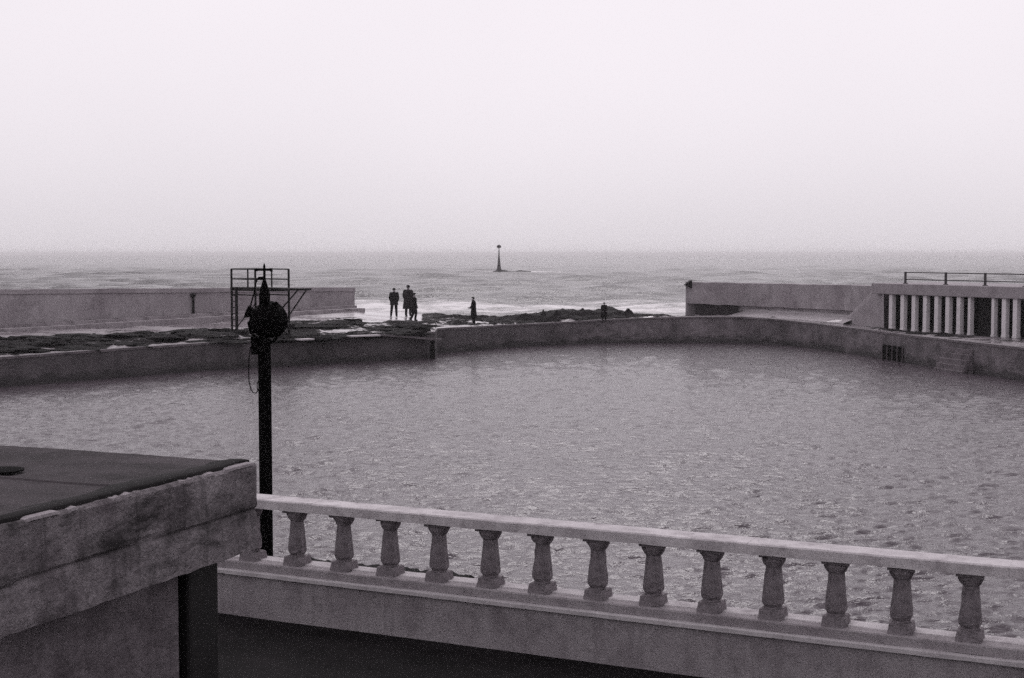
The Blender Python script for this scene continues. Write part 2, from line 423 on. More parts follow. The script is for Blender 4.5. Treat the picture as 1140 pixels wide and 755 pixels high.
# barred opening (black plate for the shade inside, behind bars) in the right stretch
def wallpt(px, z, off=0):
    x = np.interp(px, pxs, [p[0] for p in pool_e]); y = np.interp(px, pxs, [p[1] for p in pool_e])
    l = math.hypot(x, y - 30)
    return Vector((x - x / l * off, y - (y - 30) / l * off, z))
A = wallpt(983, -.10, .03); B = wallpt(1005.5, -.10, .03)
bm = bmesh.new(); d = B - A; ang_ = math.atan2(d.y, d.x)
box(bm, (0, 0, 0), (d.length, .05, .85), Matrix.Translation((A + B) / 2 + Vector((0, 0, .42))) @ Matrix.Rotation(ang_, 4, 'Z'))
o = P(obj('outlet_shade_plate', bm, M_black)); outlet_shade = o
bm = bmesh.new()
for k in range(5):
    q = A.lerp(B, k / 4.0); q2 = q + Vector((-.06, -.05, 0)); bar(bm, q2, q2 + Vector((0, 0, .86)), .022)
for h in (.0,): bar(bm, A + Vector((-.06, -.05, h)), B + Vector((-.06, -.05, h)), .04)
g_ = obj('outlet_bars', bm, M_coping); g_.parent = outlet_shade
# steps down to the water
A = wallpt(1052, 0); B = wallpt(1084, 0); d = B - A; ang_ = math.atan2(d.y, d.x)
bm = bmesh.new(); nv = Vector((-math.sin(ang_), math.cos(ang_), 0))
if nv.dot(Vector((A.x, A.y - 30, 0))) > 0: nv = -nv
for k in range(5):
    dep = .12 * (k + 1); top = 1.30 - .24 * (k + 1)
    c = (A + B) / 2 + nv * (dep / 2 + .002); c.z = top / 2 - .3
    box(bm, (0, 0, 0), (d.length, dep, top + .6), Matrix.Translation(c) @ Matrix.Rotation(ang_, 4, 'Z'))
P(obj('steps', bm, concrete('step_concrete', .12, .22, 1.5, 14, .9, .5, .02, 0, (1.6, .7), .3), bevel=.02))

# corner post in the water where the wall steps back, and the plank lying beside it
pc = at(482, 399, 0)
bm = bmesh.new(); lathe(bm, [(.13, -1), (.13, .4), (.17, .42), (.17, .5), (.12, .52), (.11, .80), (.14, .81), (.14, .88), (.05, .92)], 10, Matrix.Translation(pc + Vector((0, -.25, 0))))
tag(obj('mooring_post', bm, M_weed, smooth=False), 'black weedy post at the corner where the pool wall steps back', 'post')
A = aty(398, 371.3, wallpt(398, 0).y - .12); B = aty(491, 378.5, wallpt(482, 0).y - .5)
bm = bmesh.new(); d = B - A
q = d.to_track_quat('X', 'Z').to_matrix().to_4x4(); q.translation = (A + B) / 2 + Vector((0, 0, .02))
box(bm, (0, 0, 0), (d.length, .22, .10), q)
tag(obj('plank', bm, M_wood), 'long wet plank sloping along the pool wall edge towards the corner post', 'plank')

# ------------------------------------------------------------------ sea wall left
SW = [(-200, 322.5, 377, 1.35), (0, 322.3, 367.5, 1.35), (230, 321.5, 359, 1.33), (395, 320, 344, 1.8)]
pa = at(0, 367.5, 1.35); pb = at(395, 344, 1.80)
dd = (pb - pa); dd.z = 0; dd.normalize(); nn = Vector((-dd.y, dd.x, 0))
start = pa - dd * 22
Ltot = (pb - start).length; 
def top_at(s):   # s metres from start
    return float(np.interp(s, [0, 22, Ltot], [3.5, aty(0, 322.3, pa.y).z, aty(395, 320, pb.y).z]))
bm = bmesh.new(); prev = None; n = 90
for k in range(n + 1):
    s = Ltot * k / n; p = start + dd * s; zt = top_at(s) + .035 * fbm(s * .4, 0, 0, 3)
    jog = .02 * fbm(s * .8, 5, 0, 3)
    pr = [(-.0, -1.5), (jog, zt - .28), (-.07, zt - .24), (-.07, zt), (.75, zt), (.8, -1.5)]
    ring = [bm.verts.new((p.x + nn.x * a, p.y + nn.y * a, z)) for a, z in pr]
    if prev:
        for i in range(len(pr) - 1): bm.faces.new((prev[i], ring[i], ring[i + 1], prev[i + 1]))
    else: bm.faces.new(ring)
    prev = ring
bm.faces.new(prev[::-1])
swl = tag(empty('sea_wall', pb), 'long grey concrete sea wall on the left behind the diving stage', 'wall')
def PP(o, r): o.parent = r; o.matrix_parent_inverse = Matrix.Translation(-Vector(r.location)); return o
PP(obj('wall_face', bm, M_seawall), swl)
# stepped footing along its base
for k, (off, h, dz) in enumerate(((-.5, .30, 0), (-1.3, .15, 0))):
    bm = bmesh.new(); A = start; B = pb - dd * .6
    for i in range(30):
        s0, s1 = (B - A).length * i / 30, (B - A).length * (i + 1) / 30
        p = A + dd * ((s0 + s1) / 2); zz = float(np.interp(s0, [0, 22, Ltot], [1.35, 1.35, 1.8]))
        box(bm, (0, 0, 0), (s1 - s0 - .01, .9, 1.2), Matrix.Translation((p.x + nn.x * off, p.y + nn.y * off, zz + h - .6)) @ Matrix.Rotation(math.atan2(dd.y, dd.x), 4, 'Z'))
    PP(obj('footing_step', bm, M_step), swl)
# rusty pipe and post on the wall face
q = aty(219, 330, 82); f_ = start + dd * ((q - start).dot(dd)) - nn * .12
s_ = (f_ - start).dot(dd)
bm = bmesh.new(); bar(bm, (f_.x, f_.y, 1.4), (f_.x, f_.y, top_at(s_) - .35), .07); box(bm, (f_.x, f_.y, top_at(s_) - .4), (.26, .2, .2))
tag(obj('drain_pipe', bm, M_steel), 'thin dark pipe standing against the left sea wall', 'pipe')

# ------------------------------------------------------------------ sea wall right
qa = at(770, 351.5, 1.4); qb = at(976, 364, 1.4)
zta, ztb = aty(770, 314, qa.y).z, aty(976, 318, qb.y).z
zba, zbb = aty(770, 338, qa.y).z, aty(976, 347, qb.y).z
dr = qb - qa; dr.z = 0; Lr = dr.length; dr.normalize(); nr = Vector((-dr.y, dr.x, 0))
swr = tag(empty('sea_wall', qa), 'grey concrete sea wall on the right, undercut at its foot, running to the shelter', 'wall')
def rw(t):            # point and outward normal on the wall line, t in 0..1
    def q(t): px = 770 + 206 * t; return at(px, interp(ol, px, 1), 1.4)
    p = q(t); d = q(t + .02) - q(t - .02); d.z = 0; d.normalize()
    return p, Vector((-d.y, d.x, 0))
bm = bmesh.new(); prev = None
for k in range(61):
    t = k / 60; p, n_ = rw(t)
    zt = aty(770 + 206 * t, 314 + 4 * t, p.y).z + .03 * fbm(t * 9, 2, 0, 3); zb = aty(770 + 206 * t, 338 + 9 * t, p.y).z + .05 * fbm(t * 12, 4, 0, 4)
    bk_ = .7 if t < .26 else .22
    pr = [(.0, zb), (0, zt - .02), (.04, zt), (.9, zt), (.9, -1.5), (bk_, -1.5), (bk_, zb)]
    ring = [bm.verts.new((p.x + n_.x * a, p.y + n_.y * a, z)) for a, z in pr]
    if prev:
        for i in range(len(pr)): bm.faces.new((prev[i], ring[i], ring[(i + 1) % len(pr)], prev[(i + 1) % len(pr)]))
    else: bm.faces.new(ring)
    prev = ring
bm.faces.new(prev[::-1]); PP(obj('wall_face', bm, M_seawall), swr)
# blocks below the left end, recess shade and weed both in their dark colour
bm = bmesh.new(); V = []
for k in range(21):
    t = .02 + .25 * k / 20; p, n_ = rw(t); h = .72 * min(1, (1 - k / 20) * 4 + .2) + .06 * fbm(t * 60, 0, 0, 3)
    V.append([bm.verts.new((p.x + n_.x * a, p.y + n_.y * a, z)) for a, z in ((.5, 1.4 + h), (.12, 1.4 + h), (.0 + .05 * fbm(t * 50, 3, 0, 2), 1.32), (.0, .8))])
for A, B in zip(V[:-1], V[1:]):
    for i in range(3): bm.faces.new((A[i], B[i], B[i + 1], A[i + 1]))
PP(obj('shade_weed_footing', bm, M_seawall2), swr)
# pale sloping apron further along
bm = bmesh.new(); V = []
for k in range(41):
    t = .275 + .615 * k / 40; p, n_ = rw(t); f = 1 - .35 * k / 40
    f *= 1 if k < 38 else .6
    V.append([bm.verts.new((p.x + n_.x * a * f, p.y + n_.y * a * f, z + .02 * fbm(t * 20, a, 0, 2))) for a, z in ((.28, 1.86), (-.1, 1.72), (-1.1, 1.56), (-1.9, 1.44), (-1.92, .9))])
for A, B in zip(V[:-1], V[1:]):
    for i in range(4): bm.faces.new((A[i], B[i], B[i + 1], A[i + 1]))
M_wetapron = concrete('wet_pale_apron', .40, .55, .8, 10, .25, .3, .02, 0, (1.5, .3), .6, .6)
PP(obj('apron', bm, M_wetapron), swr)
# projecting bracket at the seaward end
bm = bmesh.new(); e = aty(770, 314, qa.y)
vs = [(-.42, .3), (-.0, .02), (.16, .0), (.16, -.12), (0.0, -.36), (-.42, -.22)]
vs = [(-.40, -.18), (-.02, .10), (.05, .10), (.05, -.40), (-.0, -.40)]
fr = [bm.verts.new((e.x + x - .02, e.y - .02, e.z + z)) for x, z in vs]; bk = [bm.verts.new((e.x + x - .02, e.y + .7, e.z + z)) for x, z in vs]
bm.faces.new(fr); bm.faces.new(bk[::-1])
for i in range(len(vs)): bm.faces.new((fr[i], bk[i], bk[(i + 1) % len(vs)], fr[(i + 1) % len(vs)]))
PP(obj('end_bracket', bm, M_steel), swr)
# sloping buttress wedge next to the shelter
bm = bmesh.new()
w1 = at(938, 359.5, 1.38); yb = qb.y - .2
pts = [w1, at(984, 366.8, 1.38), aty(984, 321, at(984, 366.8, 1.38).y), aty(974, 321.5, at(974, 365, 1.38).y)]
fr = [bm.verts.new(p) for p in pts]; bk = [bm.verts.new(p + Vector((.4, 1.6, 0))) for p in pts]
bm.faces.new(fr); bm.faces.new(bk[::-1])
for i in range(4): bm.faces.new((fr[i], bk[i], bk[(i + 1) % 4], fr[(i + 1) % 4]))
tag(obj('buttress', bm, M_fasciaR), 'sloping concrete buttress between the right sea wall and the colonnade', 'buttress')

# ------------------------------------------------------------------ colonnade shelter on the right
FZ = 1.38
ca = at(981, 366.5, FZ); cb = at(1140, 377.5, FZ)
dc = cb - ca; dc.normalize(); nc = Vector((-dc.y, dc.x, 0))
MB = Matrix.Translation(ca) @ Matrix.Rotation(math.atan2(dc.y, dc.x), 4, 'Z')
def sx_of(px):       # distance along facade hit by pixel column
    d = ray(px, 340); den = d.x * dc.y - d.y * dc.x
    t = (ca.x * dc.y - ca.y * dc.x) / den
    p = Vector((d.x * t, d.y * t, 0)); return (p - Vector((ca.x, ca.y, 0))).dot(dc)
sh = tag(empty('changing_shelter'), 'flat-roofed pale concrete changing shelter with a row of square columns', 'building')
sh.matrix_world = MB
LB = 30.0; ztop = 2.40; fas = .56
bm = bmesh.new(); box(bm, (LB / 2 - .35, 2.45, ztop - fas / 2), (LB + .7, 5.1, fas)); obj('roof', bm, M_fasciaR, sh, bevel=.03)
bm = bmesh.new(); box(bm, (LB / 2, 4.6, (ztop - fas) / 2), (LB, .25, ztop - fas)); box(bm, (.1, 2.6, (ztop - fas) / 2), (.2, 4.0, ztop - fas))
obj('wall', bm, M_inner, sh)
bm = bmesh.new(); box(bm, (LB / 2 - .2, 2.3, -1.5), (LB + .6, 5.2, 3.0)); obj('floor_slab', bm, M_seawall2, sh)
cols_px = [991.5, 1004.3, 1016.8, 1029.5, 1042.2, 1054.6, 1067, 1079, 1105.3, 1117.6, 1130]
cs = [sx_of(p) for p in cols_px]; sp0 = (cs[6] - cs[0]) / 6
x = cs[-1] + sp0
while x < LB - .3: cs.append(x); x += sp0
for s_i, s in enumerate(cs):
    wd_ = .25 if s_i not in (7, 8) else .17
    bm = bmesh.new(); box(bm, (s, .12, (ztop - fas) / 2), (wd_, .24, ztop - fas + .0)); box(bm, (s, .12, .05), (wd_ + .03, .27, .1))
    obj('column', bm, M_build, sh)
# cubicle partitions behind columns
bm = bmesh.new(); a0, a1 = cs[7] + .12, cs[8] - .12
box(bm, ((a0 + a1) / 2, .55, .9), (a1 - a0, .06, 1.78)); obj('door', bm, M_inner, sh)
rt = tag(empty('roof_railing'), 'low pipe railing with two rails on the flat roof of the shelter', 'railing')
rt.matrix_world = MB @ Matrix.Translation((sx_of(1005) - .22, .35, ztop))
ps = [0, sx_of(1050) - sx_of(1005), sx_of(1094) - sx_of(1005), sx_of(1139) - sx_of(1005)]
while ps[-1] < 26: ps.append(ps[-1] + ps[1] * .97)
for q in ps:
    bm = bmesh.new(); box(bm, (q, 0, .30), (.09, .09, .64)); box(bm, (q, 0, .02), (.18, .18, .04)); obj('post', bm, M_railing, rt)
for h in (.58, .22):
    bm = bmesh.new(); bar(bm, (ps[0], 0, h), (ps[-1], 0, h), .027); obj('rail', bm, M_railing, rt)

# ------------------------------------------------------------------ promenade and balustrade
PZ = 1.50
bm = bmesh.new()
gx = [rl(-45, .02, PZ), rl(40, .02, PZ), rl(40, -60, PZ), rl(-45, -60, PZ)]
G = 60
vv = [[None] * (G + 1) for _ in range(G + 1)]
for i in range(G + 1):
    for j in range(G + 1):
        p = rl(-45 + 85 * i / G, .02 - 60 * (j / G) ** 1.6, PZ); p.z += .012 * fbm(p.x * .7, p.y * .7, 0, 3)
        vv[i][j] = bm.verts.new(p)
for i in range(G):
    for j in range(G): bm.faces.new((vv[i][j], vv[i + 1][j], vv[i + 1][j + 1], vv[i][j + 1]))
tag(obj('promenade', bm, M_prom), kind='structure')

bal = tag(empty('balustrade'), 'pale stone balustrade with tapered eight-sided balusters on a rendered parapet', 'balustrade')
MR = Matrix.Translation((RA.x, RA.y, 0)) @ Matrix.Rotation(math.atan2(rd.y, rd.x), 4, 'Z')
bal.matrix_world = MR
L0, L1 = -14.0, 16.0; RT = 2.75; RBt = 2.652; PT = 2.075
def rough_bar(bm, x0, x1, y0, y1, z0, z1, step=.25, amp=.004, seed=0):
    prev = None; n = int((x1 - x0) / step)
    for k in range(n + 1):
        x = x0 + (x1 - x0) * k / n; j = lambda q: amp * fbm(x * 2.3, q, seed, 3)
        c = .012
        pr = [(y0, z0), (y0, z1 - c), (y0 + c, z1), (y1 - c, z1), (y1, z1 - c), (y1, z0)]
        ring = [bm.verts.new((x, a + j(i), z + j(i + 9))) for i, (a, z) in enumerate(pr)]
        if prev:
            for i in range(6): bm.faces.new((prev[i], ring[i], ring[(i + 1) % 6], prev[(i + 1) % 6]))
        else: bm.faces.new(ring)
        prev = ring
    bm.faces.new(prev[::-1])
bm = bmesh.new()
x = L0; sl = 2.15
joints = [-14, -11.5, -9, -6.6, -4.2, -1.75, .62, 2.95, 5.2, 7.4, 9.6, 12, 14, 16]
for k, (a, b2) in enumerate(zip(joints[:-1], joints[1:])): rough_bar(bm, a + .001, b2 - .001, 0 + .001 * (k % 3), .30, RBt, RT + .002 * (k % 2), .12, .004, k)
obj('hand_rail', bm, M_rail, bal)
bm = bmesh.new(); rough_bar(bm, L0, L1, .0, .34, PT - .085, PT, .12, .004, 31); obj('plinth_course', bm, M_parapet, bal)
bm = bmesh.new(); rough_bar(bm, L0 + .01, L1 - .01, .13, .335, PT - .02, PT + .008, .10, .006, 37); obj('plinth_sky_strip', bm, M_rail, bal)  # pale strip: sky reflected on the wet plinth top, put into the colour
bm = bmesh.new(); rough_bar(bm, L0, L1, -.05, .38, PT - .135, PT - .087, .12, .005, 33); obj('ledge', bm, M_plinth, bal)
bm = bmesh.new(); rough_bar(bm, L0, L1, -.015, .36, -1.0, PT - .137, .15, .01, 35); obj('parapet', bm, M_parapet, bal)
# balusters
bpx = [331, 383, 434.5, 489, 546, 604, 666, 728, 793, 861.5, 932, 1005, 1082]
ax = []
for px in bpx:
    d = ray(px, 600); o0 = RA + rn * .15
    den = d.x * rd.y - d.y * rd.x; t = (o0.x * rd.y - o0.y * rd.x) / den
    p = Vector((d.x * t, d.y * t, 0)); ax.append((p - Vector((o0.x, o0.y, 0))).dot(rd))
sp_b = np.polyfit(range(len(ax)), ax, 1); print('BAL', ax, sp_b)
HB = RBt - PT
def baluster_mesh():
    bm = bmesh.new()
    box(bm, (0, 0, .045), (.215, .215, .09))                       # square foot
    for v in bm.verts:
        if v.co.z > .05: v.co.x *= .9; v.co.y *= .9
    k = 1 / math.cos(math.pi / 8)
    lathe(bm, [(.075 * k, .09), (.072 * k, .105), (.090 * k, .135), (.093 * k, .16), (.066 * k, HB - .125), (.068 * k, HB - .115), (.078 * k, HB - .105), (.102 * k, HB - .06), (.104 * k, HB - .03)], 8)
    box(bm, (0, 0, HB - .0155), (.222, .222, .031))
    bmesh.ops.recalc_face_normals(bm, faces=bm.faces)
    me = bpy.data.meshes.new('baluster'); bm.to_mesh(me); bm.free(); me.materials.append(M_bal); return me
def weather(me, seed):
    bm = bmesh.new(); bm.from_mesh(me); bmesh.ops.subdivide_edges(bm, edges=bm.edges, cuts=3, use_grid_fill=True)
    bm.normal_update()
    for v in bm.verts:
        p = v.co * 9; d = .0035 * fbm(p.x + seed * 7, p.y, p.z, 4); c = fbm(p.x * .8 + seed * 13, p.y * .8, p.z * .8 + 5, 3)
        if c > .32: d -= .03 * (c - .32)
        v.co += v.normal * d
    m2 = me.copy(); bm.to_mesh(m2); bm.free(); return m2
bmes0 = baluster_mesh(); variants = [weather(bmes0, k) for k in range(7)]
x = sp_b[1]
allx = [sp_b[1] + sp_b[0] * k for k in range(-6, 22)]
for k in range(len(ax)): allx[k + 6] = ax[k]
for i, x in enumerate(allx):
    if x < L0 + .2 or x > L1 - .2: continue
    o = bpy.data.objects.new('baluster', variants[i * 3 % 7]); C.objects.link(o); o.parent = bal
    o.location = (x, .15, PT); o.rotation_euler.z = R(random.uniform(-2.5, 2.5)); o.scale = (1, 1, 1)

# ledge at the foot of the wall outside, carrying the lamp post, with weed in the water beyond
bm = bmesh.new()
box(bm, (0, 1.9, -.5), (24, 3.0, 1.3), MR @ Matrix.Translation((-10, 0, 0)))
tag(obj('landing', bm, M_seawall2), kind='structure')
bm = bmesh.new(); pv = []
for k in range(161):
    s = k / 160; px = 300 + 228 * s; py = 619.5 + 22.5 * s + 1.5 * fbm(s * 9, 0, 0, 3)
    wdt = (.34 + .3 * fbm(s * 14, 3, 0, 3)) * (1 if s < .93 else 1.4) * min(1, (1 - s) * 12 + .05)
    c = at(px, py, .05); hh = .05 + .05 * fbm(s * 22, 8, 0, 4)
    ring = [bm.verts.new((c.x, c.y - wdt, -.15)), bm.verts.new((c.x, c.y - wdt * .5, max(.03, hh))), bm.verts.new((c.x, c.y + wdt * .4, max(.03, hh * .9))), bm.verts.new((c.x, c.y + wdt, -.15))]
    if pv:
        for i in range(3): bm.faces.new((pv[i], ring[i], ring[i + 1], pv[i + 1]))
    pv = ring
tag(obj('seaweed', bm, M_weed), kind='stuff', label='dark strip of floating seaweed on the pool water behind the balusters', cat='seaweed')

# ------------------------------------------------------------------ shelter roof in the left foreground
RZT, RZB = 4.14, 3.64
c0 = at(285.5, 513, RZT)
fd = Vector((.372, .928, 0)).normalized(); fn = Vector((fd.y, -fd.x, 0))   # fd along the fascia to the far corner, fn outwards
a_ = at(0, 583, RZT); fd = (c0 - a_).normalized(); fn = Vector((fd.y, -fd.x, 0))
MK = Matrix(((fn.x, fd.x, 0, c0.x), (fn.y, fd.y, 0, c0.y), (0, 0, 1, 0), (0, 0, 0, 1)))   # local x outwards, y to the far end
kiosk = tag(empty('kiosk'), 'low roughcast kiosk with a thick stained concrete roof slab in the left foreground', 'building')
kiosk.matrix_world = MK
def slab(x0, x1, y0, y1, z0, z1, nz=10, st=.06, amp=.012, seed=0):
    """box with roughened +x side and edges"""
    bm = bmesh.new(); bmesh.ops.create_cube(bm, size=1)
    for v in bm.verts: v.co = Vector(((x0 + x1) / 2 + v.co.x * (x1 - x0), (y0 + y1) / 2 + v.co.y * (y1 - y0), (z0 + z1) / 2 + v.co.z * (z1 - z0)))
    return bm
# fascia: a dense plate, so its face and arris can be uneven
def face_grid(y0, y1, z0, z1, ny, nz, depth, seed):
    bm = bmesh.new(); V = []
    for i in range(ny + 1):
        y = y0 + (y1 - y0) * i / ny; row = []
        for k in range(nz + 1):
            z = z0 + (z1 - z0) * k / nz
            x = .010 * fbm(y * 1.5, z * 3, seed, 5) + .006 * fbm(y * 7, z * 9, seed, 3)
            crack = abs(z - (z0 + .46 * (z1 - z0) + .05 * fbm(y * .8, 0, seed, 4)))
            if crack < .02: x -= .020 * (1 - crack / .02)
            zz = z + (.008 * fbm(y * 5, 2, seed, 4) if k in (0, nz) else 0)
            if k == nz: x -= .012 + .012 * max(0, fbm(y * 6, 7, seed, 3))
            row.append(bm.verts.new((x, y, zz)))
        bk = bm.verts.new((-depth, y, z1 + .0)); b0 = bm.verts.new((-depth, y, z0)); row = [b0] + row + [bk]
        if V:
            for a in range(len(row) - 1): bm.faces.new((V[-1][a], row[a], row[a + 1], V[-1][a + 1]))
        V.append(row)
    bm.faces.new(V[0]); bm.faces.new(V[-1][::-1])
    return bm
roof = obj('roof_slab', face_grid(-9, 0, RZB, RZT - .012, 450, 26, .35, 3), M_fascia, kiosk)
bm = slab(-6, -.352, -9, 0, RZB + .05, RZT - .02); obj('roof_core', bm, M_fascia, kiosk)
# felt on the roof, turned up at the edge
bm = bmesh.new(); V = []
for i in range(61):
    y = -9 + 8.985 * i / 60
    row = []
    for j in range(31):
        x = -.02 - 5.96 * (j / 30) ** 1.5
        lip = .012 * math.exp(-((-x - .10) / .06) ** 2)
        row.append(bm.verts.new((x + (.006 * fbm(y * 4, 1, 0, 3) if j == 0 else 0), y, RZT - .004 + lip + .006 * fbm(x * 1.2, y * 1.2, 0, 3) - (.018 if j == 0 else 0))))
    if V:
        for a in range(30): bm.faces.new((V[-1][a], row[a], row[a + 1], V[-1][a + 1]))
    V.append(row)
obj('roof_felt', bm, M_roof, kiosk, smooth=True)
bm = bmesh.new(); V = []
for i in range(400):
    y = -9 + 8.98 * i / 399; wd2 = .13 + .06 * fbm(y * 1.7, 3, 1, 5) + .02 * fbm(y * 9, 3, 1, 3); o1 = .028 + .030 * max(0, fbm(y * 3.1, 9, 2, 4))
    V.append([bm.verts.new((-o1, y, RZT - .012)), bm.verts.new((-o1 - .004, y, RZT + .006)), bm.verts.new((-o1 - wd2 * .5, y, RZT + .009)), bm.verts.new((-o1 - wd2, y, RZT + .006)), bm.verts.new((-o1 - wd2 - .03, y, RZT - .012))])
for A, B in zip(V[:-1], V[1:]):
    for q in range(4): bm.faces.new((A[q], B[q], B[q + 1], A[q + 1]))
obj('tar_strip', bm, M_tar, kiosk, smooth=True)
bm = bmesh.new(); V = []
for q in range(900):
    yy = -8.95 + 8.93 * q / 899; h = fbm(yy * 1.9, 4, 0, 5) + .35 * fbm(yy * 14, 1, 0, 2) - .06; h = max(-.6, min(1, h * 5))
    lift = .007 * h - .007; inn = -.012 * (1 - h)
    V.append([bm.verts.new((inn + .006, yy, RZT - .020 + lift)), bm.verts.new((inn + .004, yy, RZT - .006 + lift)), bm.verts.new((inn - .030, yy, RZT - .001 + lift)), bm.verts.new((inn - .05, yy, RZT - .016 + lift))])
for A, B in zip(V[:-1], V[1:]):
    for q in range(3): bm.faces.new((A[q], B[q], B[q + 1], A[q + 1]))
obj('worn_arris', bm, M_parapet, kiosk)
dp = at(2, 524, RZT + .01)
bm = bmesh.new(); lathe(bm, [(.12, 0), (.12, .006), (.07, .008)], 9, Matrix.Translation(MK.inverted() @ dp)); obj('roof_drain', bm, M_black, kiosk)
for y0 in (-1.02, -2.05, -3.06, -4.1, -5.1, -6.1):
    bm = bmesh.new(); V = []
    for q in range(80):
        x = -.10 - 5.8 * q / 79; yy = y0 + .012 * fbm(x * 2, y0, 0, 3); zz = RZT - .004 + .006 * fbm(x * 1.2, yy * 1.2, 0, 3)
        V.append([bm.verts.new((x, yy - .03, zz - .01)), bm.verts.new((x, yy - .012, zz + .008)), bm.verts.new((x, yy + .012, zz + .008)), bm.verts.new((x, yy + .03, zz - .01))])
    for A, B in zip(V[:-1], V[1:]):
        for q in range(3): bm.faces.new((A[q], B[q], B[q + 1], A[q + 1]))
    obj('felt_seam', bm, M_roof, kiosk, smooth=True)
# wall under the slab
bm = slab(-5.8, -.16, -8.8, -.53, PZ - .1, RZB + .03); obj('wall', bm, M_rough, kiosk)
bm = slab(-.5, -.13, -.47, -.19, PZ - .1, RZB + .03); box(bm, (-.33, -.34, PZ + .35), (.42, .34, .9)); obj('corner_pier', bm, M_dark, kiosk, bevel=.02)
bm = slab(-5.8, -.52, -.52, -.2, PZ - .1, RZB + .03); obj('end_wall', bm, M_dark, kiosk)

# ------------------------------------------------------------------ lamp post with floodlight
LY = 19.0
lp = tag(empty('lamp_post', (aty(294.5, 400, LY).x, LY, .15)), 'tall black lamp post with a round floodlight rising behind the balustrade', 'lamp post')
lx, lz = lp.location.x, lp.location.z
def lpt(px, py, dy=0): p = aty(px, py, LY + dy); return Vector((p.x - lx, dy, p.z - lz))
zt = lpt(294, 378).z
bm = bmesh.new(); lathe(bm, [(.16, 0), (.16, .25), (.115, .32), (.10, .5), (.088, .6), (.086, zt), (.06, zt + .1), (.055, lpt(0, 345).z)], 20); obj('pole', bm, M_black, lp, smooth=False)
bm = bmesh.new()
c = lpt(294.5, 330); lathe(bm, [(.03, -.16), (.072, -.12), (.076, .02), (.06, .09), (.035, .17), (.016, .24), (.016, .40), (.006, .44)], 14, Matrix.Translation(c)); obj('lamp_head', bm, M_black, lp, smooth=True)
bm = bmesh.new(); a = lpt(285.5, 300.5); b2 = lpt(302, 300.5); bar(bm, a, b2, .014); box(bm, a, (.03, .05, .04)); box(bm, b2, (.03, .05, .045)); obj('cross_bar', bm, M_black, lp)
bm = bmesh.new(); path(bm, [lpt(294, 309.5), lpt(287, 310), lpt(284.5, 316), lpt(283, 326), lpt(279.5, 338), lpt(278.5, 348)], .010); bar(bm, lpt(294, 309.5), lpt(287.5, 309.8), .02); obj('feed_pipe', bm, M_black, lp)
# floodlight drum, glass turned to the pool
fl = empty('floodlight', (0, 0, 0)); fl.parent = lp
fc = lpt(296.0, 357.5)
MF = Matrix.Translation(fc) @ Matrix.Rotation(R(-84), 4, 'X') @ Matrix.Rotation(R(14), 4, 'Y')
bm = bmesh.new(); lathe(bm, [(.06, -.20), (.11, -.19), (.18, -.13), (.215, -.05), (.235, .0), (.245, .10), (.25, .12), (.25, .16), (.225, .165)], 28, MF); o = obj('housing', bm, M_black, fl, smooth=False)
bm = bmesh.new(); lathe(bm, [(.222, .166), (.10, .185), (.01, .19)], 24, MF); obj('glass', bm, plain('lamp_glass', .05, .1, .6), fl, smooth=True)
bm = bmesh.new()
for k in range(9):
    an = 2 * math.pi * k / 9 + .3; q1 = MF @ Vector((.19 * math.cos(an), .19 * math.sin(an), -.13)); q2 = MF @ Vector((.262 * math.cos(an), .262 * math.sin(an), .06)); bar(bm, q1, q2, .012, 6)
obj('cooling_rib', bm, M_black, fl)
bm = bmesh.new(); path(bm, [lpt(319 - 3, 358), lpt(314, 370), lpt(303, 381), lpt(290, 381), lpt(279, 370), lpt(276.5, 358)], .018, 8); obj('yoke', bm, M_black, fl)
bm = bmesh.new(); MH = Matrix.Translation(lpt(284, 350.5, -.05)) @ Matrix.Rotation(R(-68), 4, 'Y'); lathe(bm, [(.03, -.06), (.035, .02), (.05, .05), (.09, .11), (.092, .12)], 16, MH); obj('horn', bm, M_black, lp, smooth=True)
bm = bmesh.new(); box(bm, lpt(306.5, 340), (.07, .10, .07)); bar(bm, lpt(306.5, 340), lpt(308, 336), .015); obj('hinge_box', bm, M_black, lp)
bm = bmesh.new(); box(bm, lpt(284.5, 388), (.10, .12, .16)); box(bm, lpt(283, 378), (.08, .10, .08)); bar(bm, lpt(279, 383), lpt(290, 383), .012); obj('junction_box', bm, M_black, lp)
bm = bmesh.new(); pts = [lpt(x, y) for x, y in ((279, 386), (277.3, 398), (276.8, 412), (277.2, 425), (279, 433), (282, 437.5), (285.5, 437.5), (288, 433))]; path(bm, pts, .007); path(bm, [lpt(x, y) for x, y in ((287.5, 424), (286.2, 428), (286.5, 434), (289, 437))], .006); obj('cable', bm, M_black, lp)

# ------------------------------------------------------------------ diving stage
DY = 71.0
e0 = at(258.5, 378, 1.15)
du = Vector((.69, -.72, 0)).normalized(); dv = Vector((.72, .69, 0)).normalized()
base = aty(258.5, 378, 70.5)
bz = base.z
stage = empty('diving_stage'); tag(stage, 'skeletal steel diving stage with railed platform and ladder beside the pool', 'diving platform')
MD = Matrix(((du.x, dv.x, 0, base.x), (du.y, dv.y, 0, base.y), (0, 0, 1, bz), (0, 0, 0, 1))); stage.matrix_world = MD
k_ = base.y / F
ph = (378 - 321.5) * k_; tp_h = (378 - 299.5) * k_
ul = (301 - 258.5) * k_ / du.x * 1.06; vl = (279 - 258.5) * k_ / dv.x * 1.1; ext = (345 - 322) * k_ / du.x * 1.42
r_ = .055
for (u, v) in ((0, 0), (0, vl), (ul, 0), (ul, vl)):
    bm = bmesh.new(); bar(bm, (u, v, -.25 if u == 0 else -1.3), (u, v, tp_h), r_); obj('post', bm, M_steel, stage)
bm = bmesh.new()
